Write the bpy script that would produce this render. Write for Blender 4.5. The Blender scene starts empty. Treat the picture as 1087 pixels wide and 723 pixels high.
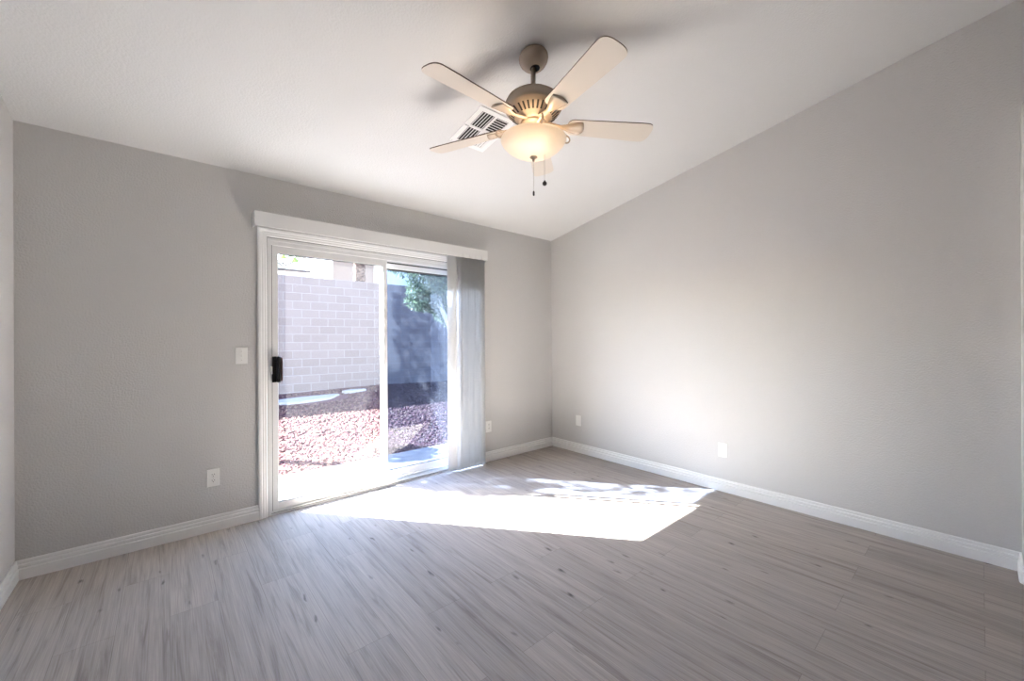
import bpy, bmesh, math, random
from mathutils import Vector, Matrix
random.seed(7)
sc = bpy.context.scene
col = sc.collection
PI = math.pi
R = math.radians

# ------------------------------------------------------------------ camera
FPX, CYPX, YAW, ROLL = 427.86, 360.55, 0.8598, -0.0046
CAM = Vector((-3.5029, -3.3404, 1.2645))
cd = bpy.data.cameras.new('camera'); co = bpy.data.objects.new('camera', cd); col.objects.link(co)
fw = Vector((math.cos(YAW), math.sin(YAW), 0)); rt = Vector((math.sin(YAW), -math.cos(YAW), 0)); up = Vector((0, 0, 1))
cr = rt*math.cos(ROLL) + up*math.sin(ROLL); cu = up*math.cos(ROLL) - rt*math.sin(ROLL)
m = Matrix((cr, cu, -fw)).transposed().to_4x4(); m.translation = CAM
co.matrix_world = m
cd.sensor_fit = 'HORIZONTAL'; cd.sensor_width = 36; cd.lens = 36*FPX/1087
cd.shift_y = (CYPX-361.5)/1087
cd.clip_start = 0.02; cd.clip_end = 300
sc.camera = co

# ------------------------------------------------------------------ light and exposure
SUN_TRAVEL = Vector((0.798, -1.0, -0.945)).normalized()
SUN_E, SKY_S, LAMP_W, EXPOSURE = 20.0, 0.31, 0.20, 3.47
sd = bpy.data.lights.new('sun', 'SUN'); so = bpy.data.objects.new('sun', sd); col.objects.link(so)
so.location = (-8, 10, 9)
so.rotation_euler = SUN_TRAVEL.to_track_quat('-Z', 'Y').to_euler()
sd.energy = SUN_E; sd.angle = R(0.55); sd.color = (1.0, 0.988, 0.968)
w = bpy.data.worlds.new('sky'); sc.world = w; w.use_nodes = True
nt = w.node_tree; nt.nodes.clear()
sky = nt.nodes.new('ShaderNodeTexSky'); sky.sky_type = 'NISHITA'; sky.sun_disc = False
sky.sun_elevation = R(36.5); sky.sun_rotation = math.atan2(-SUN_TRAVEL.x, -SUN_TRAVEL.y)
sky.air_density = 1.0; sky.dust_density = 0.6; sky.ozone_density = 1.5
bg = nt.nodes.new('ShaderNodeBackground'); bg.inputs['Strength'].default_value = SKY_S
wo = nt.nodes.new('ShaderNodeOutputWorld')
nt.links.new(sky.outputs[0], bg.inputs[0]); nt.links.new(bg.outputs[0], wo.inputs[0])
vs = sc.view_settings
vs.view_transform = 'Standard'; vs.look = 'None'; vs.gamma = 1; vs.use_curve_mapping = False; vs.exposure = EXPOSURE
sc.cycles.diffuse_bounces = 8; sc.cycles.transparent_max_bounces = 16; sc.cycles.use_denoising = True
sc.cycles.max_bounces = 14; sc.cycles.caustics_reflective = True; sc.cycles.caustics_refractive = False

# ------------------------------------------------------------------ materials
def mat(name, rgb=(.8, .8, .8), rough=.5, spec=.5, metal=0, bump=None, extra=None):
    """bump = (scale, strength, distance[, detail])"""
    M = bpy.data.materials.new(name); M.use_nodes = True
    n = M.node_tree.nodes; L = M.node_tree.links; b = n['Principled BSDF']
    b.inputs['Base Color'].default_value = (*rgb, 1); b.inputs['Roughness'].default_value = rough
    b.inputs['Specular IOR Level'].default_value = spec; b.inputs['Metallic'].default_value = metal
    tc = n.new('ShaderNodeTexCoord')
    if bump:
        t = n.new('ShaderNodeTexNoise'); t.inputs['Scale'].default_value = bump[0]; t.inputs['Detail'].default_value = bump[3] if len(bump) > 3 else 2
        L.new(tc.outputs['Object'], t.inputs['Vector'])
        bp = n.new('ShaderNodeBump'); bp.inputs['Strength'].default_value = bump[1]; bp.inputs['Distance'].default_value = bump[2]
        L.new(t.outputs['Fac'], bp.inputs['Height']); L.new(bp.outputs[0], b.inputs['Normal'])
    if extra: extra(n, L, b, tc)
    return M

def mottle(c1, c2, scale, detail=3):
    def f(n, L, b, tc):
        t = n.new('ShaderNodeTexNoise'); t.inputs['Scale'].default_value = scale; t.inputs['Detail'].default_value = detail
        r = n.new('ShaderNodeValToRGB'); r.color_ramp.elements[0].color = (*c1, 1); r.color_ramp.elements[1].color = (*c2, 1)
        r.color_ramp.elements[0].position = .35; r.color_ramp.elements[1].position = .65
        L.new(tc.outputs['Object'], t.inputs['Vector']); L.new(t.outputs['Fac'], r.inputs[0]); L.new(r.outputs[0], b.inputs['Base Color'])
    return f

M_wall = mat('greige_wall_paint', (.612, .603, .592), .62, .35, bump=(105, .6, .005, 1.5))
M_ceil = mat('white_ceiling_paint', (.655, .655, .65), .75, .25, bump=(95, .4, .005, 1.5))
M_rear = mat('dark_bounce_cut_paint', (.16, .15, .14), .6, .3)  # unseen rear wall, colour darkened to cut light bounced into the room
M_trim = mat('white_trim_paint', (.86, .86, .85), .32, .5)
M_vinyl = mat('white_vinyl', (.78, .785, .78), .35, .5)
M_gasket = mat('dark_gasket', (.06, .06, .06), .6)
M_plate = mat('white_plastic_plate', (.84, .84, .82), .3)
M_slot = mat('dark_slot', (.03, .028, .026), .7)
M_screw = mat('screw_metal', (.6, .6, .58), .35, metal=1)
M_blind = mat('white_vane_vinyl', (.80, .80, .79), .4, .4)
def vane_extra(n, L, b, tc):
    tr = n.new('ShaderNodeBsdfTranslucent'); tr.inputs[0].default_value = (.8, .8, .79, 1)
    mx = n.new('ShaderNodeMixShader'); mx.inputs[0].default_value = .28; o = n['Material Output']
    L.new(b.outputs[0], mx.inputs[1]); L.new(tr.outputs[0], mx.inputs[2]); L.new(mx.outputs[0], o.inputs[0])
M_vane = mat('translucent_white_vane', (.80, .80, .79), .6, .2, extra=vane_extra)
M_handle = mat('black_handle', (.012, .012, .012), .35)
M_grip = mat('brown_wood_grip', (.045, .02, .014), .45, extra=mottle((.03, .013, .01), (.075, .035, .024), 30))
M_latch = mat('grey_latch', (.36, .39, .38), .4, metal=.3)
M_fan = mat('taupe_fan_enamel', (.47, .39, .31), .25, .5)
M_blade = mat('washed_cream_blade', (.62, .56, .49), .42, .4)
M_bladeedge = mat('brown_blade_edge', (.17, .13, .10), .6)
M_chain = mat('nickel_chain', (.5, .48, .45), .35, metal=.9)
M_pend = mat('dark_pendant', (.07, .065, .06), .4, metal=.4)
M_slab = mat('pale_concrete', (.42, .40, .38), .8, .2, bump=(60, .3, .01), extra=mottle((.17, .163, .155), (.205, .195, .185), 4))
M_flag = mat('pale_flagstone', (.24, .225, .21), .85, .2, bump=(30, .5, .01))
M_stuccoA = mat('pink_beige_stucco', (.185, .145, .125), .9, .1, bump=(20, .4, .02))
M_stuccoB = mat('cream_stucco', (.78, .76, .73), .9, .1, bump=(20, .4, .02))
M_fascia = mat('mauve_grey_fascia', (.05, .042, .046), .7)
M_tile = mat('pale_roof_tile', (.50, .42, .37), .85, .1, bump=(6, .6, .05))
M_bark = mat('pale_bark', (.52, .47, .43), .85, .1, bump=(25, .8, .02), extra=mottle((.42, .37, .33), (.62, .57, .52), 9))
M_palmbark = mat('brown_palm_bark', (.22, .15, .12), .9, .1, bump=(14, 1, .05), extra=mottle((.035, .022, .018), (.15, .105, .085), 14))
M_exterior = mat('exterior_stucco', (.50, .45, .40), .9, .1)

def leaf_mat(name, c, c2):
    def f(n, L, b, tc):
        mottle(c, c2, 2.3)(n, L, b, tc)
        tr = n.new('ShaderNodeBsdfTranslucent'); tr.inputs[0].default_value = (*c2, 1)
        mx = n.new('ShaderNodeMixShader'); mx.inputs[0].default_value = .35
        o = n['Material Output']
        L.new(b.outputs[0], mx.inputs[1]); L.new(tr.outputs[0], mx.inputs[2]); L.new(mx.outputs[0], o.inputs[0])
    return mat(name, c, .5, .5, extra=f)
M_leaf = leaf_mat('olive_green_leaf', (.07, .10, .055), (.16, .21, .11))
M_palm = leaf_mat('green_palm_frond', (.025, .065, .015), (.06, .12, .03))

def floor_nodes(n, L, b, tc):
    mp = n.new('ShaderNodeMapping'); mp.inputs['Rotation'].default_value = (0, 0, R(90)); mp.inputs['Location'].default_value = (.31, .07, 0)
    L.new(tc.outputs['Object'], mp.inputs[0])
    def brick(c1, c2, mort, msize, smooth=.1):
        k = n.new('ShaderNodeTexBrick'); k.offset = .37; k.offset_frequency = 2; k.squash = 1
        k.inputs['Color1'].default_value = (*c1, 1); k.inputs['Color2'].default_value = (*c2, 1); k.inputs['Mortar'].default_value = (*mort, 1)
        k.inputs['Scale'].default_value = 1; k.inputs['Mortar Size'].default_value = msize; k.inputs['Mortar Smooth'].default_value = smooth
        k.inputs['Bias'].default_value = 0; k.inputs['Brick Width'].default_value = 1.22; k.inputs['Row Height'].default_value = .18
        L.new(mp.outputs[0], k.inputs['Vector']); return k
    bid = brick((0, 0, 0), (1, 1, 1), (.5, .5, .5), 0)           # a grey value per plank
    seam = brick((1, 1, 1), (1, 1, 1), (0, 0, 0), .0012)
    # grain: noise stretched along the plank, offset per plank
    sv = n.new('ShaderNodeVectorMath'); sv.operation = 'MULTIPLY'; sv.inputs[1].default_value = (1.5, 24, 1)
    L.new(mp.outputs[0], sv.inputs[0])
    off = n.new('ShaderNodeVectorMath'); off.operation = 'MULTIPLY_ADD'; off.inputs[1].default_value = (7.3, 3.1, 11.7)
    L.new(bid.outputs['Color'], off.inputs[0]); L.new(sv.outputs[0], off.inputs[2])
    g = n.new('ShaderNodeTexNoise'); g.inputs['Scale'].default_value = 1.3; g.inputs['Detail'].default_value = 6; g.inputs['Roughness'].default_value = .62; g.inputs['Distortion'].default_value = .7
    L.new(off.outputs[0], g.inputs['Vector'])
    gr = n.new('ShaderNodeValToRGB')
    e = gr.color_ramp.elements
    e[0].position = .27; e[0].color = (.308, .270, .238, 1); e[1].position = .70; e[1].color = (.540, .490, .445, 1)
    q = e.new(.46); q.color = (.458, .411, .371, 1)
    L.new(g.outputs['Fac'], gr.inputs[0])
    # fine streaks
    sv2 = n.new('ShaderNodeVectorMath'); sv2.operation = 'MULTIPLY'; sv2.inputs[1].default_value = (4, 240, 1); L.new(mp.outputs[0], sv2.inputs[0])
    g2 = n.new('ShaderNodeTexNoise'); g2.inputs['Scale'].default_value = 1; g2.inputs['Detail'].default_value = 3; L.new(sv2.outputs[0], g2.inputs['Vector'])
    r2 = n.new('ShaderNodeMapRange'); r2.inputs[1].default_value = .3; r2.inputs[2].default_value = .7; r2.inputs[3].default_value = .83; r2.inputs[4].default_value = 1.10
    L.new(g2.outputs['Fac'], r2.inputs[0])
    # knots: small dark elongated spots
    sv3 = n.new('ShaderNodeVectorMath'); sv3.operation = 'MULTIPLY'; sv3.inputs[1].default_value = (3.6, 11, 1); L.new(mp.outputs[0], sv3.inputs[0])
    dv = n.new('ShaderNodeTexNoise'); dv.inputs['Scale'].default_value = 3; L.new(sv3.outputs[0], dv.inputs['Vector'])
    ad = n.new('ShaderNodeVectorMath'); ad.operation = 'MULTIPLY_ADD'; ad.inputs[1].default_value = (.35, .35, .35); L.new(dv.outputs['Color'], ad.inputs[0]); L.new(sv3.outputs[0], ad.inputs[2])
    vo = n.new('ShaderNodeTexVoronoi'); vo.inputs['Scale'].default_value = 1.0; vo.inputs['Randomness'].default_value = 1; L.new(ad.outputs[0], vo.inputs['Vector'])
    r3 = n.new('ShaderNodeMapRange'); r3.inputs[1].default_value = .02; r3.inputs[2].default_value = .12; r3.inputs[3].default_value = .33; r3.inputs[4].default_value = 1
    L.new(vo.outputs['Distance'], r3.inputs[0])
    pv = n.new('ShaderNodeMapRange'); pv.inputs[3].default_value = .92; pv.inputs[4].default_value = 1.06; L.new(bid.outputs['Color'], pv.inputs[0])
    sm = n.new('ShaderNodeMapRange'); sm.inputs[3].default_value = .72; sm.inputs[4].default_value = 1; L.new(seam.outputs['Color'], sm.inputs[0])
    val = r2.outputs[0]
    for s in (r3.outputs[0], pv.outputs[0], sm.outputs[0]):
        mu = n.new('ShaderNodeMath'); mu.operation = 'MULTIPLY'; L.new(val, mu.inputs[0]); L.new(s, mu.inputs[1]); val = mu.outputs[0]
    sc_ = n.new('ShaderNodeVectorMath'); sc_.operation = 'SCALE'; L.new(gr.outputs[0], sc_.inputs[0]); L.new(val, sc_.inputs['Scale'])
    L.new(sc_.outputs[0], b.inputs['Base Color'])
    bp = n.new('ShaderNodeBump'); bp.inputs['Strength'].default_value = .25; bp.inputs['Distance'].default_value = .002
    L.new(val, bp.inputs['Height']); L.new(bp.outputs[0], b.inputs['Normal'])
M_floor = mat('grey_vinyl_plank', (.27, .24, .22), .56, .22, extra=floor_nodes)

def block_nodes(n, L, b, tc):
    mp = n.new('ShaderNodeMapping'); mp.inputs['Rotation'].default_value = (R(-90), 0, 0); mp.inputs['Location'].default_value = (.12, 0, 0)
    L.new(tc.outputs['Object'], mp.inputs[0])
    k = n.new('ShaderNodeTexBrick'); k.offset = .5; k.inputs['Scale'].default_value = 1
    k.inputs['Color1'].default_value = (.128, .098, .092, 1); k.inputs['Color2'].default_value = (.146, .115, .108, 1); k.inputs['Mortar'].default_value = (.170, .148, .143, 1)
    k.inputs['Mortar Size'].default_value = .011; k.inputs['Mortar Smooth'].default_value = .2; k.inputs['Brick Width'].default_value = .406; k.inputs['Row Height'].default_value = .2035
    L.new(mp.outputs[0], k.inputs['Vector']); L.new(k.outputs['Color'], b.inputs['Base Color'])
    bp = n.new('ShaderNodeBump'); bp.inputs['Strength'].default_value = .4; bp.inputs['Distance'].default_value = -.01
    L.new(k.outputs['Fac'], bp.inputs['Height']); L.new(bp.outputs[0], b.inputs['Normal'])
M_block = mat('grey_pink_block', (.28, .24, .23), .9, .1, extra=block_nodes)

def stone_nodes(n, L, b, tc):
    gi = n.new('ShaderNodeNewGeometry')
    r = n.new('ShaderNodeValToRGB'); e = r.color_ramp.elements
    e[0].position = 0; e[0].color = (.020, .008, .010, 1); e[1].position = 1; e[1].color = (.120, .082, .062, 1)
    for p, c in ((.3, (.046, .017, .021, 1)), (.65, (.080, .042, .040, 1))):
        q = e.new(p); q.color = c
    L.new(gi.outputs['Random Per Island'], r.inputs[0]); L.new(r.outputs[0], b.inputs['Base Color'])
M_stone = mat('red_tan_gravel', (.28, .18, .15), .9, .15, extra=stone_nodes)
M_soil = mat('gravel_bed', (.22, .14, .12), .95, .1, bump=(22, 1, .05), extra=mottle((.050, .021, .026), (.115, .058, .062), 30))

def glass_mat(name, tint, dust, dustcol):
    M = bpy.data.materials.new(name); M.use_nodes = True
    n = M.node_tree.nodes; L = M.node_tree.links; n.clear()
    o = n.new('ShaderNodeOutputMaterial')
    t = n.new('ShaderNodeBsdfTransparent'); t.inputs[0].default_value = (*tint, 1)
    g = n.new('ShaderNodeBsdfGlossy'); g.inputs['Roughness'].default_value = .02
    lw = n.new('ShaderNodeLayerWeight'); lw.inputs[0].default_value = .5
    p5 = n.new('ShaderNodeMath'); p5.operation = 'POWER'; p5.inputs[1].default_value = 5; L.new(lw.outputs['Facing'], p5.inputs[0])
    f = n.new('ShaderNodeMath'); f.operation = 'MULTIPLY_ADD'; f.inputs[1].default_value = .96; f.inputs[2].default_value = .04; L.new(p5.outputs[0], f.inputs[0])
    tl = n.new('ShaderNodeBsdfTranslucent'); tl.inputs[0].default_value = (*dustcol, 1)
    m1 = n.new('ShaderNodeMixShader'); m2 = n.new('ShaderNodeMixShader')
    # dust film: patchy
    tc = n.new('ShaderNodeTexCoord'); nz = n.new('ShaderNodeTexNoise'); nz.inputs['Scale'].default_value = 1.6; nz.inputs['Detail'].default_value = 3
    L.new(tc.outputs['Object'], nz.inputs['Vector'])
    mr = n.new('ShaderNodeMapRange'); mr.inputs[1].default_value = .3; mr.inputs[2].default_value = .7; mr.inputs[3].default_value = dust*.75; mr.inputs[4].default_value = dust*1.25
    L.new(nz.outputs['Fac'], mr.inputs[0]); L.new(mr.outputs[0], m1.inputs[0])
    L.new(t.outputs[0], m1.inputs[1]); L.new(tl.outputs[0], m1.inputs[2])
    L.new(f.outputs[0], m2.inputs[0]); L.new(m1.outputs[0], m2.inputs[1]); L.new(g.outputs[0], m2.inputs[2])
    L.new(m2.outputs[0], o.inputs[0]); return M
M_glass = glass_mat('dusty_clear_glass', (.88, .885, .89), .0028, (.9, .9, .95))
M_glass2 = glass_mat('dusty_tinted_glass', (.42, .48, .585), .006, (.8, .88, 1.0))

def bowl_mat():
    M = bpy.data.materials.new('frosted_bowl_glass'); M.use_nodes = True
    n = M.node_tree.nodes; L = M.node_tree.links; b = n['Principled BSDF']; o = n['Material Output']
    b.inputs['Base Color'].default_value = (.82, .77, .70, 1); b.inputs['Roughness'].default_value = .35
    t = n.new('ShaderNodeBsdfTranslucent'); t.inputs[0].default_value = (.38, .35, .31, 1)
    mx = n.new('ShaderNodeMixShader'); mx.inputs[0].default_value = .4
    L.new(b.outputs[0], mx.inputs[1]); L.new(t.outputs[0], mx.inputs[2]); L.new(mx.outputs[0], o.inputs[0]); return M
M_bowl = bowl_mat()
M_bulb = bpy.data.materials.new('lit_bulb'); M_bulb.use_nodes = True
_b = M_bulb.node_tree.nodes['Principled BSDF']; _b.inputs['Emission Color'].default_value = (1, .75, .5, 1); _b.inputs['Emission Strength'].default_value = 4

# ------------------------------------------------------------------ mesh helpers
class MB:
    """collects shapes with several materials, then links ONE mesh object"""
    def __init__(s): s.bm = bmesh.new(); s.mats = []
    def _m(s, m):
        if m not in s.mats: s.mats.append(m)
        return s.mats.index(m)
    def face(s, vs, m, smooth=False):
        try: f = s.bm.faces.new(vs)
        except ValueError: return None
        f.material_index = s._m(m); f.smooth = smooth; return f
    def box(s, lo, hi, m, mx=None, bev=0):
        lo, hi = Vector(lo), Vector(hi)
        r = bmesh.ops.create_cube(s.bm, size=1)
        d = hi-lo; c = (lo+hi)/2
        for v in r['verts']: v.co = Vector((v.co.x*d.x, v.co.y*d.y, v.co.z*d.z)) + c
        fs = list({f for v in r['verts'] for f in v.link_faces}); k = s._m(m)
        vsx = r['verts']
        if bev:
            es = list({e for v in r['verts'] for e in v.link_edges})
            rr = bmesh.ops.bevel(s.bm, geom=es, offset=bev, segments=2, profile=.5, affect='EDGES')
            vsx = list({v for f in rr['faces'] for v in f.verts} | {v for v in r['verts'] if v.is_valid})
            fs = list({f for v in vsx for f in v.link_faces})
        for f in fs: f.material_index = k
        if mx: bmesh.ops.transform(s.bm, matrix=mx, verts=vsx)
        return vsx
    def prism(s, poly, m, a, b, ax, ay, smooth=False):
        """polygon poly in (ax, ay) swept from point a to b"""
        a, b = Vector(a), Vector(b); ax, ay = Vector(ax), Vector(ay)
        A = [s.bm.verts.new(a+ax*p[0]+ay*p[1]) for p in poly]; B = [s.bm.verts.new(b+ax*p[0]+ay*p[1]) for p in poly]
        n = len(poly)
        for i in range(n): s.face((A[i], A[(i+1) % n], B[(i+1) % n], B[i]), m, smooth)
        s.face(A[::-1], m); s.face(B, m)
    def lathe(s, prof, m, c=(0, 0, 0), seg=40, mx=None, smooth=True):
        rings = []
        for r, z in prof:
            if r < 1e-5: rings.append([s.bm.verts.new((c[0], c[1], c[2]+z))])
            else: rings.append([s.bm.verts.new((c[0]+r*math.cos(2*PI*i/seg), c[1]+r*math.sin(2*PI*i/seg), c[2]+z)) for i in range(seg)])
        for k, (A, B) in enumerate(zip(rings, rings[1:])):
            mm = m[k] if isinstance(m, (list, tuple)) else m
            for i in range(seg):
                j = (i+1) % seg
                if len(A) == 1 and len(B) == 1: continue
                if len(A) == 1: s.face((A[0], B[j], B[i]), mm, smooth)
                elif len(B) == 1: s.face((A[i], A[j], B[0]), mm, smooth)
                else: s.face((A[i], A[j], B[j], B[i]), mm, smooth)
        if mx: bmesh.ops.transform(s.bm, matrix=mx, verts=[v for r in rings for v in r])
    def tube(s, pts, rad, m, seg=10, closed_ends=True):
        pts = [Vector(p) for p in pts]; rings = []
        for i, p in enumerate(pts):
            d = (pts[min(i+1, len(pts)-1)] - pts[max(i-1, 0)]).normalized()
            a = d.orthogonal().normalized() if i == 0 else (a - d*a.dot(d)).normalized()
            b = d.cross(a); r = rad[i] if isinstance(rad, (list, tuple)) else rad
            rings.append([s.bm.verts.new(p + (a*math.cos(2*PI*k/seg)+b*math.sin(2*PI*k/seg))*r) for k in range(seg)])
        for A, B in zip(rings, rings[1:]):
            for i in range(seg): s.face((A[i], A[(i+1) % seg], B[(i+1) % seg], B[i]), m, True)
        if closed_ends: s.face(rings[0][::-1], m); s.face(rings[-1], m)
    def ball(s, c, r, m, sub=2, squash=1):
        q = bmesh.ops.create_icosphere(s.bm, subdivisions=sub, radius=r); k = s._m(m)
        for v in q['verts']: v.co = Vector((v.co.x, v.co.y, v.co.z*squash)) + Vector(c)
        for f in {f for v in q['verts'] for f in v.link_faces}: f.material_index = k; f.smooth = True
    def build(s, name, parent=None, origin=None, recalc=True):
        if recalc: bmesh.ops.recalc_face_normals(s.bm, faces=s.bm.faces)
        if origin is not None: bmesh.ops.translate(s.bm, vec=-Vector(origin), verts=s.bm.verts)
        me = bpy.data.meshes.new(name); s.bm.to_mesh(me); s.bm.free()
        for m_ in s.mats: me.materials.append(m_)
        o = bpy.data.objects.new(name, me); col.objects.link(o)
        if origin is not None: o.location = origin
        if parent: o.parent = parent
        return o

def tag(o, label=None, cat=None, group=None, kind=None):
    if label: o['label'] = label
    if cat: o['category'] = cat
    if group: o['group'] = group
    if kind: o['kind'] = kind
    return o
def empty(name, loc=(0, 0, 0), rot=(0, 0, 0)):
    o = bpy.data.objects.new(name, None); col.objects.link(o); o.location = loc; o.rotation_euler = rot; o.empty_display_size = .1; return o
def copy_tree(o, parent=None):
    c = o.copy(); col.objects.link(c)
    if parent: c.parent = parent
    for ch in o.children: copy_tree(ch, c)
    return c

# ------------------------------------------------------------------ the room
H, S, XL, YR, T = 2.44, 0.1874, -4.109, -4.9, 0.16
def zc(y): return H - S*y
OX0, OX1, OZ1 = -2.945, -1.105, 2.012       # door opening
b = MB(); b.box((XL-T, YR-T, -.12), (T, T, 0), M_floor)
tag(b.build('floor'), 'grey wood-look plank floor with dark knots', 'floor', kind='structure')
b = MB()
b.box((XL-T, 0, -.12), (OX0, T, H+.1), M_wall); b.box((OX1, 0, -.12), (T, T, H+.1), M_wall); b.box((OX0, 0, OZ1), (OX1, T, H+.1), M_wall)
tag(b.build('wall_back'), 'greige wall with the sliding patio door', 'wall', kind='structure')
def side_wall(name, x0, x1, label):
    b = MB(); poly = [(T, -.12), (YR-T, -.12), (YR-T, zc(YR-T)+.1), (0, H+.1), (T, H+.1)]
    b.prism([(p[0], p[1]) for p in poly], M_wall, (x0, 0, 0), (x1, 0, 0), (0, 1, 0), (0, 0, 1))
    return tag(b.build(name), label, 'wall', kind='structure')
side_wall('wall_right', 0, T, 'long bare greige wall on the right under the sloped ceiling')
side_wall('wall_left', XL-T, XL, 'sliver of greige wall at the left edge')
b = MB(); b.box((XL-T, YR-T, -.12), (T, YR, zc(YR)+.1), M_rear)
tag(b.build('wall_rear'), 'dark wall behind the viewer', 'wall', kind='structure')
b = MB()
b.prism([(T, H-S*T), (YR-T, zc(YR-T)), (YR-T, zc(YR-T)+.12), (T, H-S*T+.12)], M_ceil, (XL-T, 0, 0), (T, 0, 0), (0, 1, 0), (0, 0, 1))
tag(b.build('ceiling'), 'white sloped ceiling rising away from the patio door', 'ceiling', kind='structure')
# projecting wall at the right edge, with a rounded corner and a flat ledge top
JY, JX, JZ = -3.485, -.175, 2.47
def round_rect(x0, y0, x1, y1, r, k=6):
    p = [(x1, y1), (x1, y0), (x0, y0)]
    cx_, cy_ = x0+r, y1-r
    p += [(cx_-r*math.cos(t*PI/2/k), cy_+r*math.sin(t*PI/2/k)) for t in range(k+1)]
    return p
b = MB(); b.prism(round_rect(JX, YR, 0, JY, .02), M_wall, (0, 0, 0), (0, 0, JZ), (1, 0, 0), (0, 1, 0))
tag(b.build('wall_jog'), 'projecting wall end at the right edge', 'wall', kind='structure')

BASE = [(0, 0), (.016, 0), (.016, .055), (.0085, .061), (.0135, .066), (.0130, .078), (.0060, .083), (.0095, .087), (.0085, .098), (.006, .102), (0, .102)]
def base_run(b, a, e, n): b.prism(BASE, M_trim, a, e, n, (0, 0, 1))
b = MB(); base_run(b, (XL, 0, 0), (-3.003, 0, 0), (0, -1, 0)); tag(b.build('baseboard_back'), 'white stepped baseboard left of the patio door', 'baseboard', kind='structure')
b = MB(); base_run(b, (-1.047, 0, 0), (0, 0, 0), (0, -1, 0)); tag(b.build('baseboard_corner'), 'white stepped baseboard between the blinds and the corner', 'baseboard', kind='structure')
b = MB(); base_run(b, (0, 0, 0), (0, -2.430, 0), (-1, 0, 0)); base_run(b, (0, -2.432, 0), (0, JY, 0), (-1, 0, 0))
tag(b.build('baseboard_right'), 'white stepped baseboard along the right wall', 'baseboard', kind='structure')
b = MB(); base_run(b, (XL, 0, 0), (XL, YR, 0), (1, 0, 0)); tag(b.build('baseboard_left'), 'white stepped baseboard on the left wall', 'baseboard', kind='structure')
# baseboard that wraps the rounded corner of the projecting wall
b = MB(); path = []
path.append((Vector((0, JY, 0)), Vector((0, 1, 0))))
k = 6
for t in range(k+1):
    a = PI/2*t/k
    n_ = Vector((-math.sin(a), math.cos(a), 0)); path.append((Vector((JX+.02, JY-.02, 0))+n_*.02, n_))
path.append((Vector((JX, YR, 0)), Vector((-1, 0, 0))))
rings = [[b.bm.verts.new(p+n_*q[0]+Vector((0, 0, q[1]))) for q in BASE] for p, n_ in path]
for A, B in zip(rings, rings[1:]):
    for i in range(len(BASE)): b.face((A[i], A[(i+1) % len(BASE)], B[(i+1) % len(BASE)], B[i]), M_trim)
tag(b.build('baseboard_jog'), 'white baseboard wrapping the projecting wall end', 'baseboard', kind='structure')

# door casing (stepped profile, mitred)
CW = .060
CPROF = [(0, 0), (0, .012), (.006, .015), (.020, .015), (.024, .012), (.036, .012), (.040, .009), (.052, .009), (.058, .005), (CW, .005), (CW, 0)]  # (across from outer edge, out from wall)
b = MB()
ox0, ox1, oz = OX0-CW, OX1+CW, OZ1+CW
secs = [lambda u, v: (ox0+u, -v, 0), lambda u, v: (ox0+u, -v, oz-u), lambda u, v: (ox1-u, -v, oz-u), lambda u, v: (ox1-u, -v, 0)]
rings = [[b.bm.verts.new(f(u, v)) for u, v in CPROF] for f in secs]
for A, B in zip(rings, rings[1:]):
    for i in range(len(CPROF)): b.face((A[i], A[(i+1) % len(CPROF)], B[(i+1) % len(CPROF)], B[i]), M_trim)
for r_ in (rings[0], rings[-1]): b.face(r_, M_trim)
tag(b.build('trim_1'), 'white stepped casing around the patio door', 'casing', kind='structure')

# ------------------------------------------------------------------ sliding patio door
D = tag(empty('door_1', (-2.025, .08, 0)), 'white vinyl sliding patio door with two glass panels', 'door', kind='structure')
Pm = D.location.copy()
def part(b, name, parent=D, org=None):
    o = b.build(name, None)
    o.parent = parent; o.matrix_parent_inverse = Matrix.Translation(-Vector(parent_world(parent)))
    return o
def parent_world(p):
    v = Vector(p.location)
    while p.parent: v += p.parent.location if p.matrix_parent_inverse == Matrix() else Vector((0, 0, 0)); p = p.parent
    return v
def dpart(b, name, parent=None):
    """a door part given in room coordinates"""
    o = b.build(name); o.parent = parent or D
    o.matrix_parent_inverse = Matrix.Translation(-Pm)   # parents below door_1 sit at its origin
    if parent: o.matrix_parent_inverse = Matrix.Identity(4)
    return o
# frame: jambs, head, sill with tracks
b = MB()
fx0, fx1, fz = OX0, OX1, OZ1
b.box((fx0, .004, 0), (fx0+.022, .165, fz), M_vinyl); b.box((fx0+.022, .012, 0), (fx0+.030, .022, fz-.02), M_vinyl); b.box((fx0+.022, .078, 0), (fx0+.034, .088, fz-.02), M_vinyl)
b.box((fx1-.022, .004, 0), (fx1, .165, fz), M_vinyl)
b.box((fx0+.022, .004, fz-.022), (fx1-.022, .165, fz), M_vinyl)
b.box((fx0+.022, .010, fz-.052), (fx1-.022, .026, fz-.022), M_vinyl)
b.box((fx0+.022, .080, fz-.060), (fx1-.022, .090, fz-.022), M_vinyl)
b.box((fx0+.022, .004, 0), (fx1-.022, .165, .012), M_vinyl); b.box((fx0+.022, .006, .012), (fx1-.022, .016, .026), M_vinyl); b.box((fx0+.022, .046, .012), (fx1-.022, .050, .024), M_vinyl)
b.box((fx0+.030, .016, .02), (fx0+.0335, .024, fz-.052), M_gasket); b.box((fx0-.0005, .0015, .0), (fx0+.003, .0045, fz), M_gasket)
b.box((fx0, .0015, fz-.0035), (fx1, .0045, fz+.0005), M_gasket); b.box((-2.03, .075, 1.9445), (fx1-.022, .0795, 1.956), M_gasket)
b.box((fx0+.022, .0055, .012), (fx1-.022, .0062, .015), M_gasket)
b.box((fx0+.022, .078, .012), (fx1-.022, .090, .034), M_vinyl); b.box((fx0+.022, .15, .012), (fx1-.022, .165, .03), M_vinyl)
dpart(b, 'door_frame')
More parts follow.
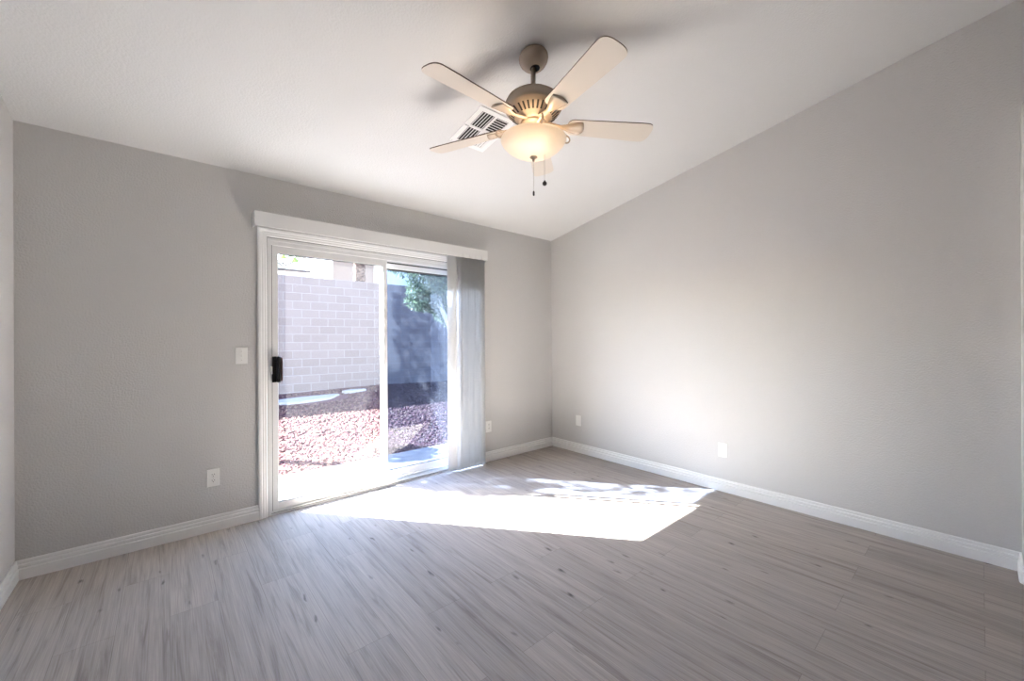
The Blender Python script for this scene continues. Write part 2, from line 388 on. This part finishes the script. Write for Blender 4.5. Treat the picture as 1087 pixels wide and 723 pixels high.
def sash(x0, x1, y0, y1, z0, z1, wl, wr, wt, wb, glassm, name, bead=.006):
    b = MB()
    b.box((x0, y0, z0), (x0+wl, y1, z1), M_vinyl, bev=.003); b.box((x1-wr, y0, z0), (x1, y1, z1), M_vinyl, bev=.003)
    b.box((x0+wl-.002, y0, z1-wt), (x1-wr+.002, y1, z1), M_vinyl, bev=.003); b.box((x0+wl-.002, y0, z0), (x1-wr+.002, y1, z0+wb), M_vinyl, bev=.003)
    # thin dark glazing gasket just inside the rails
    ym = (y0+y1)/2; g = .004; gt = .004 if y0 < .06 else .013
    b.box((x0+wl, ym-.010, z1-wt-gt), (x1-wr, ym+.010, z1-wt), M_gasket); b.box((x0+wl, ym-.008, z0+wb), (x1-wr, ym+.008, z0+wb+g), M_gasket)
    o = dpart(b, name)
    gl = MB(); gl.box((x0+wl-.006, ym-.002, z0+wb-.006), (x1-wr+.006, ym+.002, z1-wt+.006), glassm); 
    go = dpart(gl, 'glass_pane', o); return o
SL = sash(-2.922, -2.036, .022, .050, .024, 1.962, .050, .036, .056, .054, M_glass, 'sliding_panel')
FX = sash(-2.063, -1.125, .092, .120, .030, 1.968, .036, .050, .066, .072, M_glass2, 'fixed_panel')
# handle on the left stile
b = MB(); b.box((-2.914, -.006, .962), (-2.886, .024, 1.150), M_handle, bev=.004); b.box((-2.886, -.040, .962), (-2.868, .0, 1.150), M_handle, bev=.004)
b.box((-2.8675, -.041, .972), (-2.855, -.006, 1.142), M_grip, bev=.003); b.box((-2.890, -.03, .97), (-2.868, .022, .99), M_handle); b.box((-2.890, -.03, 1.122), (-2.868, .022, 1.142), M_handle)
o = dpart(b, 'door_handle', SL); o['label'] = 'black pull handle with brown grip'
b = MB(); b.box((-2.926, -.010, 1.022), (-2.914, .022, 1.078), M_plate, bev=.003); dpart(b, 'latch', SL)
b = MB(); b.box((-2.060, .076, 1.02), (-2.048, .092, 1.115), M_latch, bev=.003); dpart(b, 'keeper_latch', FX)

# ------------------------------------------------------------------ vertical blinds with valance
VB = tag(empty('vertical_blind', (-2.04, 0, 2.1)), 'white vertical blinds stacked at the right of the patio door under a long valance', 'blinds')
Vo = Vector(VB.location)
def vpart(b, name):
    o = b.build(name); o.parent = VB; o.matrix_parent_inverse = Matrix.Translation(-Vo); return o
b = MB(); b.box((-3.036, -.108, 2.058), (-1.037, -.100, 2.158), M_blind, bev=.001)
b.box((-3.036, -.1005, 2.058), (-3.030, -.001, 2.158), M_blind); b.box((-1.043, -.1005, 2.058), (-1.037, -.001, 2.158), M_blind)
b.box((-3.031, -.1005, 2.150), (-1.042, -.001, 2.158), M_blind)
vpart(b, 'valance')
b = MB(); b.box((-3.025, -.075, 2.095), (-1.05, -.035, 2.135), M_vinyl); vpart(b, 'headrail')
def vane(cx_, cy_, ang, curl=.0, wid=.089):
    """curved slat, width wid; ang = angle of its chord from the wall direction"""
    b = MB(); n = 8; zs = [.018, .06, .12, .20, .32, .46, .62, .8, .95, 1.3, 1.7, 2.09]
    rows = []
    for z in zs:
        row = []
        k_ = curl*max(0, (.95-z)/.95)**2
        for i in range(n+1):
            u = (i/n-.5)*wid; h_ = .010*(1-(2*i/n-1)**2)
            a = ang + k_
            row.append(Vector((cx_+u*math.cos(a)-h_*math.sin(a), cy_+u*math.sin(a)+h_*math.cos(a), z)))
        rows.append(row)
    V = [[b.bm.verts.new(p) for p in r_] for r_ in rows]
    th = .0012
    W = []
    for r_ in rows:
        rr = []
        for i, p in enumerate(r_):
            d = (r_[min(i+1, n)]-r_[max(i-1, 0)]).normalized(); rr.append(b.bm.verts.new(p+Vector((-d.y, d.x, 0))*th))
        W.append(rr)
    for j in range(len(zs)-1):
        for i in range(n):
            b.face((V[j][i], V[j][i+1], V[j+1][i+1], V[j+1][i]), M_vane, True); b.face((W[j][i], W[j+1][i], W[j+1][i+1], W[j][i+1]), M_vane, True)
        b.face((V[j][0], V[j+1][0], W[j+1][0], W[j][0]), M_vane); b.face((V[j][n], W[j][n], W[j+1][n], V[j+1][n]), M_vane)
    for i in range(n):
        b.face((V[0][i], W[0][i], W[0][i+1], V[0][i+1]), M_vane); b.face((V[-1][i], V[-1][i+1], W[-1][i+1], W[-1][i]), M_vane)
    # stem clip on the carrier
    b.box((cx_-.004, cy_-.006, 2.08), (cx_+.004, cy_+.006, 2.10), M_vinyl)
    return vpart(b, 'vane')
vane(-1.436, -.070, R(-20), .12)
vane(-1.398, -.062, R(-26), -.5)
xs = [-1.374+.0147*i for i in range(21)]
for i, x in enumerate(xs): vane(x, -.060+(0, .005, -.012, .006, .002)[i % 5], R((-80, -83, -77, -81, -79)[i % 5]))

# ------------------------------------------------------------------ wall plates
def plate_base(b, u0, w_=.070, h_=.115): pass
def wall_plate(name, pos, face, kind):
    """built facing -Y at origin, then turned"""
    rz = 0 if face == 'back' else R(-90)
    e = empty(name, pos, (0, 0, rz))
    b = MB(); b.box((-.035, -.006, -.0575), (.035, 0, .0575), M_plate, bev=.002); b.build('cover_plate', e)
    if kind == 'outlet':
        for z in (.0195, -.0195):
            b = MB()
            prof = [(.0165*math.cos(a)*1.03, max(-.0125, min(.0125, .0165*math.sin(a)))) for a in [2*PI*i/28 for i in range(28)]]
            b.prism(prof, M_plate, (0, -.0085, z), (0, -.005, z), (1, 0, 0), (0, 0, 1))
            for x in (-.0064, .0064): b.box((x-.0013, -.0090, z+.001), (x+.0013, -.0084, z+.0085), M_slot)
            b.prism([(.0026*math.cos(2*PI*i/10), .0026*math.sin(2*PI*i/10)) for i in range(10)], M_slot, (0, -.0090, z-.0065), (0, -.0084, z-.0065), (1, 0, 0), (0, 0, 1))
            b.build('receptacle', e)
        b = MB(); b.lathe([(0, 0), (.003, 0), (.003, .0015), (0, .002)], M_screw, seg=10, mx=Matrix.Translation((0, -.006, 0)) @ Matrix.Rotation(R(90), 4, 'X')); b.build('screw', e)
    elif kind == 'switch':
        b = MB(); b.box((-.0055, -.0075, -.012), (.0055, -.005, .012), M_plate)
        b.box((-.004, -.019, -.002), (.004, -.006, .009), M_plate, mx=Matrix.Translation((0, 0, 0)) @ Matrix.Rotation(R(18), 4, 'X'), bev=.001)
        o = b.build('toggle', e)
        for z in (.03, -.03):
            b = MB(); b.lathe([(0, 0), (.003, 0), (.003, .0015), (0, .002)], M_screw, seg=10, mx=Matrix.Translation((0, -.006, z)) @ Matrix.Rotation(R(90), 4, 'X')); b.build('screw', e)
    else:
        for z in (.042, -.042):
            b = MB(); b.lathe([(0, 0), (.003, 0), (.003, .0015), (0, .002)], M_plate, seg=10, mx=Matrix.Translation((0, -.006, z)) @ Matrix.Rotation(R(90), 4, 'X')); b.build('screw', e)
    return e
tag(wall_plate('wall_outlet', (-3.262, 0, .353), 'back', 'outlet'), 'white duplex outlet on the dim wall left of the patio door', 'outlet', 'white wall plates')
tag(wall_plate('wall_outlet', (-.955, 0, .361), 'back', 'outlet'), 'white duplex outlet between the blinds and the room corner', 'outlet', 'white wall plates')
tag(wall_plate('wall_outlet', (0, -1.945, .341), 'right', 'outlet'), 'white duplex outlet on the right wall above the sunlit floor', 'outlet', 'white wall plates')
tag(wall_plate('blank_plate', (0, -.408, .356), 'right', 'blank'), 'blank white cover plate on the right wall near the corner', 'wall plate', 'white wall plates')
tag(wall_plate('light_switch', (-3.101, 0, 1.162), 'back', 'switch'), 'white light switch on the wall beside the door handle', 'light switch', 'white wall plates')

# ------------------------------------------------------------------ ceiling register (built flat facing down, tilted with the ceiling)
vx, vy = -1.895, -1.178
V_ = tag(empty('ceiling_vent', (vx, vy, zc(vy)), (-math.atan(S), 0, 0)), 'white square air register on the sloped ceiling behind the fan', 'vent')
L2, W2 = .140, .187     # half sizes (x, y)
b = MB()
fr = .034
b.box((-L2, -W2, -.007), (L2, -W2+fr, 0), M_vinyl, bev=.002); b.box((-L2, W2-fr, -.007), (L2, W2, 0), M_vinyl, bev=.002)
b.box((-L2, -W2+fr-.002, -.007), (-L2+fr, W2-fr+.002, 0), M_vinyl, bev=.002); b.box((L2-fr, -W2+fr-.002, -.007), (L2, W2-fr+.002, 0), M_vinyl, bev=.002)
b.box((-.006, -W2+fr, -.006), (.010, W2-fr, -.001), M_vinyl); b.box((-L2+fr, -.012, -.006), (L2-fr, .008, -.001), M_vinyl)
b.build('frame', V_)
b = MB(); b.box((-L2+fr-.004, -W2+fr-.004, -.0012), (L2-fr+.004, W2-fr+.004, -.0002), M_slot); b.build('dark_duct_backing', V_)  # dark sheet stands in for the shade inside the duct; no hole cut
def louvre(lo, hi, along, tilt):
    b = MB()
    c_ = ((lo[0]+hi[0])/2, (lo[1]+hi[1])/2, -.006)
    ln = hi[1]-lo[1] if along == 'y' else hi[0]-lo[0]
    if along == 'y': b.box((-.0065, -ln/2, -.0006), (.0065, ln/2, .0006), M_vinyl, mx=Matrix.Translation(c_) @ Matrix.Rotation(R(tilt), 4, 'Y'))
    else: b.box((-ln/2, -.0065, -.0006), (ln/2, .0065, .0006), M_vinyl, mx=Matrix.Translation(c_) @ Matrix.Rotation(R(tilt), 4, 'X'))
    b.build('louvre', V_)
for y0, y1 in ((-W2+fr, -.012), (.008, W2-fr)):
    for i in range(5):
        x = -L2+fr+.006+i*.0205; louvre((x, y0), (x, y1), 'y', -32)
for i in range(7):
    y = -W2+fr+.006+i*.0215; louvre((.010, y), (L2-fr, y), 'x', 32)
for i in range(5):
    x = .016+i*.0205; louvre((x, .008), (x, W2-fr), 'y', 38)
b = MB(); b.box((-L2-.004, -.004, -.016), (-L2+fr, .000, -.006), M_vinyl); b.build('damper_lever', V_)
for p in ((L2-.012, -W2+.012), (-L2+.012, W2-.012)):
    b = MB(); b.lathe([(0, -.003), (.003, -.0025), (.0035, 0)], M_screw, c=(p[0], p[1], -.007), seg=10); b.build('screw', V_)

# ------------------------------------------------------------------ ceiling fan
FXY = (-2.01, -1.79); ZF = zc(FXY[1])
F = tag(empty('ceiling_fan', (FXY[0], FXY[1], ZF)), 'taupe five blade ceiling fan with lit frosted bowl light', 'ceiling fan')
def fz_(z): return z-ZF
b = MB()
tilt = Matrix.Rotation(-math.atan(S), 4, 'X')
b.lathe([(0, 0), (.074, 0), (.078, -.010), (.078, -.022), (.074, -.034), (.062, -.052), (.046, -.066), (.032, -.073), (.026, -.074)], M_fan, mx=tilt, seg=48)
b.lathe([(.027, -.0735), (.0225, -.068), (0, -.066)], M_slot, mx=tilt, seg=32)
b.build('canopy', F)
b = MB(); b.lathe([(0, fz_(2.72)), (.0125, fz_(2.72)), (.0125, fz_(2.595)), (.021, fz_(2.588)), (.021, fz_(2.570)), (0, fz_(2.570))], M_fan, seg=24); b.build('downrod', F)
b = MB()
prof = [(0, 2.574), (.055, 2.573), (.085, 2.568), (.115, 2.557), (.137, 2.541), (.148, 2.522), (.151, 2.502), (.151, 2.488), (.147, 2.481), (.128, 2.463), (.092, 2.436), (.084, 2.430), (.078, 2.420), (.070, 2.418), (0, 2.418)]
b.lathe([(r, fz_(z)) for r, z in prof], M_fan, seg=60)
for g0 in range(5):      # five groups of vent slots in the underside, between the blade brackets
    gc = R(-104.1+36+72*g0)
    for k in range(6):
        a = gc+(k-2.5)*R(11.4); sl = math.atan2(2.463-2.436, .128-.092)
        mxs = Matrix.Rotation(a, 4, 'Z') @ Matrix.Translation((.1165, 0, fz_(2.4544))) @ Matrix.Rotation(-sl, 4, 'Y')
        b.box((-.0205, -.0048, -.0012), (.0205, .0048, .0008), M_slot, mx=mxs)
b.build('motor_housing', F)
b = MB(); b.lathe([(0, fz_(2.420)), (.066, fz_(2.420)), (.068, fz_(2.412)), (.062, fz_(2.404)), (.050, fz_(2.398)), (.050, fz_(2.372)), (.060, fz_(2.362)), (.062, fz_(2.350)), (0, fz_(2.350))], M_fan, seg=40); b.build('switch_housing', F)
# blades
ZB = 2.412
def blade_outline():
    r0, r1 = .185, .664; p = []
    def hw(t): return .055+.0145*min(1, t*1.1)
    n = 14
    top = []
    for i in range(7):                       # rounded root corner
        a = PI/2*i/6; top.append((r0+.030*(1-math.sin(a)) if False else r0+.032*(1-math.cos(PI/2-a)) if False else r0+.032*(1-math.sin(PI/2*(i/6))), (hw(0)-.032)+.032*math.sin(PI/2*i/6)))
    top = [(r0+.032*(1-math.sin(PI/2*i/6)), hw(0)-.032+.032*(1-math.cos(PI/2*i/6)) ) for i in range(7)]
    top = [(r0+.032-.032*math.cos(PI/2*i/6), hw(0)-.032+.032*math.sin(PI/2*i/6)) for i in range(7)]
    for i in range(1, n): top.append((r0+.032+(r1-.047-r0-.032)*i/n, hw(i/n)))
    W_ = hw(1); L_ = .046; xs_ = r1-L_          # squarish rounded end
    for i in range(0, 12):
        a = PI/2*i/12; top.append((xs_+L_*math.sin(a)**(2/2.7), W_*math.cos(a)**(2/2.7)))
    low = [(x, -y) for x, y in top[::-1]]
    return top+[(r1, 0)]+low
OUT = blade_outline()
def make_blade():
    b = MB()
    n = len(OUT); th = .0055
    A = [b.bm.verts.new((x, y, -th/2)) for x, y in OUT]; B = [b.bm.verts.new((x, y, th/2)) for x, y in OUT]
    b.face(A[::-1], M_blade); b.face(B, M_blade)
    for i in range(n): b.face((A[i], A[(i+1) % n], B[(i+1) % n], B[i]), M_bladeedge)
    bl = b.build('blade')
    # bracket: narrow arm from the hub that flares into a shield under the blade root
    b = MB()
    st = [(.062, .020, .006), (.090, .017, .004), (.120, .013, -.001), (.150, .013, -.006), (.172, .019, -.007), (.195, .030, -.0068), (.225, .039, -.0065), (.250, .043, -.0063), (.262, .044, -.0062)]
    top, bot = [], []
    for x, hw, z in st:
        row = [];
        for j in range(7):
            t = j/3-1; arch = .010*(1-t*t) if x > .17 else .004*(1-t*t)
            endx = x + (.014*(1-t*t) if x > .2 else 0)*(x-.2)/.062 if x > .2 else x
            row.append((endx, hw*t, z-arch))
        bot.append([b.bm.verts.new(p) for p in row]); top.append([b.bm.verts.new((p[0], p[1], z+.0035 if x < .17 else -.0028)) for p in row])
    for k in range(len(st)-1):
        for j in range(6):
            b.face((bot[k][j], bot[k][j+1], bot[k+1][j+1], bot[k+1][j]), M_fan, True); b.face((top[k][j], top[k+1][j], top[k+1][j+1], top[k][j+1]), M_fan, True)
        b.face((bot[k][0], bot[k+1][0], top[k+1][0], top[k][0]), M_fan); b.face((bot[k][6], top[k][6], top[k+1][6], bot[k+1][6]), M_fan)
    for k in (0, -1):
        for j in range(6): b.face((bot[k][j], bot[k][j+1], top[k][j+1], top[k][j]), M_fan)
    br = b.build('blade_bracket'); br.parent = bl
    for sx, sy in ((.215, .020), (.215, -.020), (.243, 0)):
        pass
    return bl
bl0 = make_blade()
for k in range(5):
    bl = bl0 if k == 0 else copy_tree(bl0)
    bl.parent = F
    bl.location = (0, 0, fz_(ZB)); bl.rotation_euler = (R(-12), 0, R(-104.1+72*k))
# light kit
b = MB()
outer = [(.1730, 2.3295), (.1745, 2.325), (.172, 2.318), (.162, 2.303), (.145, 2.285), (.122, 2.268), (.094, 2.253), (.062, 2.2425), (.030, 2.2375), (0, 2.2365)]
b.lathe([(r, fz_(z)) for r, z in outer], M_bowl, seg=64)
b.build('bowl_shade', F, recalc=False)
b = MB(); b.lathe([(0, fz_(2.2375)), (.019, fz_(2.2375)), (.020, fz_(2.234)), (.015, fz_(2.230)), (.007, fz_(2.227)), (.0065, fz_(2.216)), (.004, fz_(2.212)), (0, fz_(2.211))], M_fan, seg=24); b.build('finial', F)
b = MB(); b.lathe([(0, fz_(2.35)), (.006, fz_(2.35)), (.006, fz_(2.2375)), (0, fz_(2.2375))], M_fan, seg=10); b.build('centre_stem', F)
for k in range(4):                           # scroll hooks holding the bowl rim
    q0 = R(190+90*k); dv = rt*math.cos(q0)+fw*math.sin(q0); b = MB(); pts = []
    for i in range(7): t = i/6; pts.append((.055+.105*t, fz_(2.362)+.010*math.sin(t*PI)))
    for i in range(16):
        q = PI/2+R(20)-(i/15)*R(285); pts.append((.182+.019*math.cos(q), fz_(2.345)+.019*math.sin(q)))
    b.tube([(r*dv.x, r*dv.y, z) for r, z in pts], .0040, M_fan, seg=8); b.build('scroll_arm', F)
for k in range(2):
    b = MB(); a = YAW+R(180+180*k); b.lathe([(0, .02), (.011, .02), (.012, 0), (.018, -.014), (.016, -.026), (0, -.032)], M_bulb, c=(.052*math.cos(a), .052*math.sin(a), fz_(2.322)), seg=16); b.build('bulb', F)
def chain(x, y, z0, z1, pend):
    b = MB(); n = int((z0-z1)/.004)
    b.tube([(x, y, fz_(z0)), (x, y, fz_(z1))], .0009, M_chain, seg=6)
    for i in range(n): b.ball((x, y, fz_(z0-(i+.5)*(z0-z1)/n)), .0016, M_chain, sub=1)
    c = b.build('pull_chain', F)
    b = MB()
    if pend == 'cyl': b.lathe([(0, .022), (.003, .022), (.0052, .016), (.0052, 0), (.004, -.003), (0, -.004)], M_pend, c=(x, y, fz_(z1)-.018), seg=14)
    else: b.ball((x, y, fz_(z1)-.010), .0125, M_pend, sub=2); b.lathe([(0, .008), (.004, .008), (.004, 0), (0, 0)], M_pend, c=(x, y, fz_(z1)-.002), seg=10)
    b.build('pendant', c)
chain(0, 0, 2.212, 2.052, 'cyl')
dx = rt*.057 - fw*.02
chain(dx.x, dx.y, 2.246, 2.098, 'ball')
ld = bpy.data.lights.new('bulb_light', 'POINT'); lo_ = bpy.data.objects.new('bulb_light', ld); col.objects.link(lo_)
lo_.parent = F; lo_.location = (-fw.x*.06, -fw.y*.06, fz_(2.330)); ld.energy = LAMP_W; ld.color = (1, .72, .46); ld.shadow_soft_size = .03

# ------------------------------------------------------------------ outside
GZ = -.12
def gz(x, y): return GZ + max(0, (y-4)/3.6)**2*.12 + .02*math.sin(x*1.3+y*.9)*min(1, max(0, y-1.3))
b = MB(); nx, ny = 60, 50
vs_ = [[b.bm.verts.new((-9+18*i/nx, .2+8.0*j/ny, gz(-9+18*i/nx, .2+8.0*j/ny)-(.12 if .2+8*j/ny < 1.25 else 0))) for i in range(nx+1)] for j in range(ny+1)]
for j in range(ny):
    for i in range(nx): b.face((vs_[j][i], vs_[j][i+1], vs_[j+1][i+1], vs_[j+1][i]), M_soil, True)
tag(b.build('yard_ground'), 'red tan ground under the gravel', 'ground', kind='structure')
b = MB(); b.box((-60, 8.0, -.6), (60, 80, -.05), M_soil)
tag(b.build('far_ground'), 'ground beyond the block wall', 'ground', kind='structure')
b = MB(); b.box((-5.0, T, -.3), (2.5, 1.27, -.10), M_slab, bev=.01)
tag(b.build('patio_slab'), 'pale concrete patio outside the door', 'patio', kind='structure')
# loose stones
b = MB(); k_ = b._m(M_stone)
def stone(x, y, r):
    q = [Vector((math.cos(a)*r*random.uniform(.75, 1.2), math.sin(a)*r*random.uniform(.75, 1.2), 0)) for a in [2*PI*i/5+random.random()*.5 for i in range(5)]]
    z = gz(x, y); c_ = Vector((x, y, z))
    base = [b.bm.verts.new(c_+p+Vector((0, 0, -.004))) for p in q]; tp = [b.bm.verts.new(c_+p*.62+Vector((random.uniform(-.2, .2)*r, random.uniform(-.2, .2)*r, r*random.uniform(.5, 1.1)))) for p in q]
    for i in range(5):
        f = b.bm.faces.new((base[i], base[(i+1) % 5], tp[(i+1) % 5], tp[i])); f.material_index = k_
    f = b.bm.faces.new(tp); f.material_index = k_
cnt = 0
while cnt < 15000:
    y = 1.29+6.2*random.random()**1.25; lim0 = -3.5+.58*(y+3.34)/3.34-.5 if False else CAM.x+(-2.95-CAM.x)*(y-CAM.y)/3.34-.3
    lim1 = CAM.x+(-1.3-CAM.x)*(y-CAM.y)/3.34+.4
    x = random.uniform(lim0, lim1)
    if ((x+1.15)/1.0)**2+((y-6.55)/.6)**2 < 1 or ((x-.12)/.4)**2+((y-7.0)/.22)**2 < 1 or (x-.98)**2+(y-3.3)**2 < .03: continue
    stone(x, y, random.uniform(.014, .034)); cnt += 1
tag(b.build('gravel', recalc=False), 'reddish tan landscaping gravel covering the yard', 'gravel', kind='stuff')
# pale flat stones lying in the shaded gravel
def flagstone(cx_, cy_, rx, ry, rot, label):
    b = MB(); n = 18; z = gz(cx_, cy_)
    ph = random.random()*6
    poly = []
    for i in range(n):
        a = 2*PI*i/n; k = 1+.08*math.sin(3*a+ph)+.05*math.sin(5*a)
        p = Vector((rx*k*math.cos(a), ry*k*math.sin(a), 0)); p.rotate(Matrix.Rotation(rot, 3, 'Z')); poly.append((p.x, p.y))
    b.prism(poly, M_flag, (cx_, cy_, z-.03), (cx_, cy_, z+.045), (1, 0, 0), (0, 1, 0))
    return tag(b.build('flagstone'), label, 'stepping stone', 'flagstones in the gravel')
flagstone(-1.15, 6.55, .85, .33, R(14), 'long pale flat stone lying in the shaded gravel')
flagstone(.12, 7.0, .32, .16, R(12), 'smaller pale flat stone at the end of the long one')
b = MB(); b.box((-9, 7.6, -.3), (9, 7.8, 2.852), M_block)
tag(b.build('wall_yard'), 'tall grey pink concrete block wall across the yard', 'wall', kind='structure')

# neighbours' houses
Y2 = 13.0
nb = tag(empty('house', (5, Y2+3, 0)), 'pink beige stucco house behind the palm trunk', 'house')
def hpart(b, name, par):
    o = b.build(name); o.parent = par; o.matrix_parent_inverse = Matrix.Translation(-Vector(par.location)); return o
b = MB(); b.prism([(1.42, Y2), (9.5, Y2), (9.5, Y2+6), (4.6, Y2+6)], M_stuccoA, (0, 0, -.1), (0, 0, 5.6), (1, 0, 0), (0, 1, 0)); hpart(b, 'wall', nb)
b = MB(); b.prism([(-.5, 5.55), (6.5, 5.55), (3, 7.2)], M_tile, (.9, Y2, 0), (10, Y2, 0), (0, 1, 0), (0, 0, 1)); hpart(b, 'roof', nb)
b = MB(); b.box((3.05, Y2-.06, 3.0), (9.0, Y2+.02, 5.2), M_stuccoB); hpart(b, 'wall_panel', nb)
Y3 = 14.0
nh = tag(empty('house', (-3, Y3+3, 0)), 'white house with a gabled roof showing over the block wall at left', 'house')
b = MB()
b.prism([(-6.3, -.1), (.76, -.1), (.76, 4.60), (-.05, 4.13), (-.10, 4.13), (-2.2, 5.7), (-6.3, 5.7)], M_stuccoB, (0, Y3+.1, 0), (0, Y3+6, 0), (1, 0, 0), (0, 0, 1)); hpart(b, 'wall', nh)
b = MB(); b.box((-6.4, Y3-.06, 3.95), (.90, Y3+.06, 4.02), M_fascia); hpart(b, 'eave_gutter', nh)
def slab(name, p, q, th):
    p, q = Vector((p[0], 0, p[1])), Vector((q[0], 0, q[1])); n_ = Vector((0, 1, 0)).cross(q-p).normalized()
    if n_.z < 0: n_ = -n_
    b = MB(); pts = [p, q, q+n_*th, p+n_*th]
    b.prism([(v.x, v.z) for v in pts], M_stuccoB, (0, Y3, 0), (0, Y3+6.1, 0), (1, 0, 0), (0, 0, 1))
    for k_, off in ((0, 0), (1, th)):
        a_, e_ = p+n_*off, q+n_*off
        b.tube([(a_.x, Y3-.02, a_.z), (e_.x, Y3-.02, e_.z)], .02, M_fascia, seg=4)
    return hpart(b, name, nh)
slab('roof_slope', (-.02, 4.13), (.95, 4.70), .13)
slab('roof_slope', (-2.4, 5.72), (-.08, 4.10), .09)
# palms
def palm(name, x, y, h, r0, label, fronds=True, droop=1.0, fl=1.3, n=16):
    t = tag(empty(name, (x, y, -.1)), label, 'palm tree')
    b = MB(); N = 40
    b.tube([(0, 0, h*i/N) for i in range(N+1)], [r0*(1-.12*i/N)*(1.0+.16*(i % 2)) for i in range(N+1)], M_palmbark, seg=14); b.build('trunk', t)
    if fronds:
        b = MB()
        for k in range(n):
            a = 2*PI*k/n+random.random()*.3; e0 = random.uniform(.1, 1.1)
            prev = Vector((0, 0, h)); d = Vector((math.cos(a)*math.cos(e0), math.sin(a)*math.cos(e0), math.sin(e0)))
            side = Vector((-math.sin(a), math.cos(a), 0))
            for s_ in range(10):
                nxt = prev+d*fl/10; w_ = fl*.22*math.sin(PI*(s_+1)/11)
                for sg in (-1, 1):
                    v = [b.bm.verts.new(p) for p in (prev, nxt, prev+d*.12+side*sg*w_-Vector((0, 0, w_*.5)))]
                    b.face(v, M_palm)
                prev = nxt; d = (d+Vector((0, 0, -.16*droop))).normalized()
        b.build('fronds', t, recalc=False)
    return t
palm('palm_tree', 1.80, 11.2, 7.5, .20, 'palm with a thick brown trunk in front of the pink beige house')
palm('palm_tree', -.95, 11.3, 5.2, .12, 'palm whose green frond tips hang beside the gabled roof', droop=1.25, fl=2.1, n=24)

# leafy trees in the yard
def leaf_tree(x, y, trunk, clumps, n_leaf, label, name='leafy_tree', size=(.03, .058)):
    t = tag(empty(name, (x, y, gz(x, y))), label, 'tree')
    b = MB()
    for pts, rad in trunk: b.tube([Vector(p)-Vector((x, y, gz(x, y))) for p in pts], rad, M_bark, seg=10)
    b.build('trunk', t)
    b = MB(); org = Vector((x, y, gz(x, y)))
    tot = sum(c[1][0]*c[1][1]*c[1][2] for c in clumps)
    for c, rr in clumps:
        for i in range(rr[3] if len(rr) > 3 else int(n_leaf*rr[0]*rr[1]*rr[2]/tot)):
            while True:
                p = Vector((random.uniform(-1, 1), random.uniform(-1, 1), random.uniform(-1, 1)))
                if p.length < 1: break
            p = p*(p.length**-.35 if p.length > .1 else 1)
            P = Vector(c)+Vector((p.x*rr[0], p.y*rr[1], p.z*rr[2]))-org
            s_ = random.uniform(*size)
            a = Vector((random.gauss(0, 1), random.gauss(0, 1), random.gauss(0, 1)-.4)).normalized(); c2 = a.orthogonal().normalized(); c2.rotate(Matrix.Rotation(random.random()*6.28, 3, a))
            v = [b.bm.verts.new(P+q) for q in (-a*s_, c2*s_*.34, a*s_, -c2*s_*.34)]
            b.face(v, M_leaf)
    b.build('foliage', t, recalc=False)
    return t
leaf_tree(.98, 3.3, [([(.98, 3.3, -.15), (.90, 3.28, .5), (.72, 3.2, 1.12), (.52, 3.08, 1.46), (.33, 3.05, 1.80), (.28, 3.2, 2.4)], [.085, .078, .064, .052, .042, .015]),
                     ([(.52, 3.08, 1.46), (.62, 3.25, 1.95), (.75, 3.3, 2.6)], [.036, .028, .012]), ([(.33, 3.05, 1.80), (.05, 3.2, 2.2), (-.1, 3.2, 2.6)], [.026, .018, .01])],
          [((.35, 3.25, 2.25), (.58, .5, .5)), ((.72, 3.3, 2.1), (.5, .5, .6)), ((.08, 3.2, 2.12), (.36, .35, .32)), ((-.28, 3.25, 2.62), (.40, .3, .26)), ((.34, 3.38, 1.98), (.34, .22, .24)), ((.98, 3.5, 1.95), (.3, .3, .3)), ((-.02, 3.3, 1.98), (.26, .25, .20)), ((.5, 3.3, 3.0), (.9, .8, .6))],
          17000, 'leafy tree with a pale leaning trunk seen through the right glass panel')
leaf_tree(-3.6, 3.2, [([(-3.6, 3.2, -.15), (-3.58, 3.2, .8), (-3.62, 3.18, 1.75), (-3.85, 3.0, 2.4), (-4.05, 2.85, 3.0), (-4.05, 2.85, 4.0)], [.10, .085, .07, .045, .03, .010]), ([(-3.6, 3.2, 1.6), (-3.4, 3.37, 1.9), (-3.2, 3.52, 2.1)], [.04, .03, .012])],
          [((-4.05, 2.85, 3.05), (.30, .34, .46, 1700)), ((-3.95, 2.93, 3.95), (.17, .24, .58, 620)), ((-3.2, 3.52, 2.08), (.38, .36, .24, 1300))],
          0, 'leafy tree at the left of the yard that shades the right glass panel')
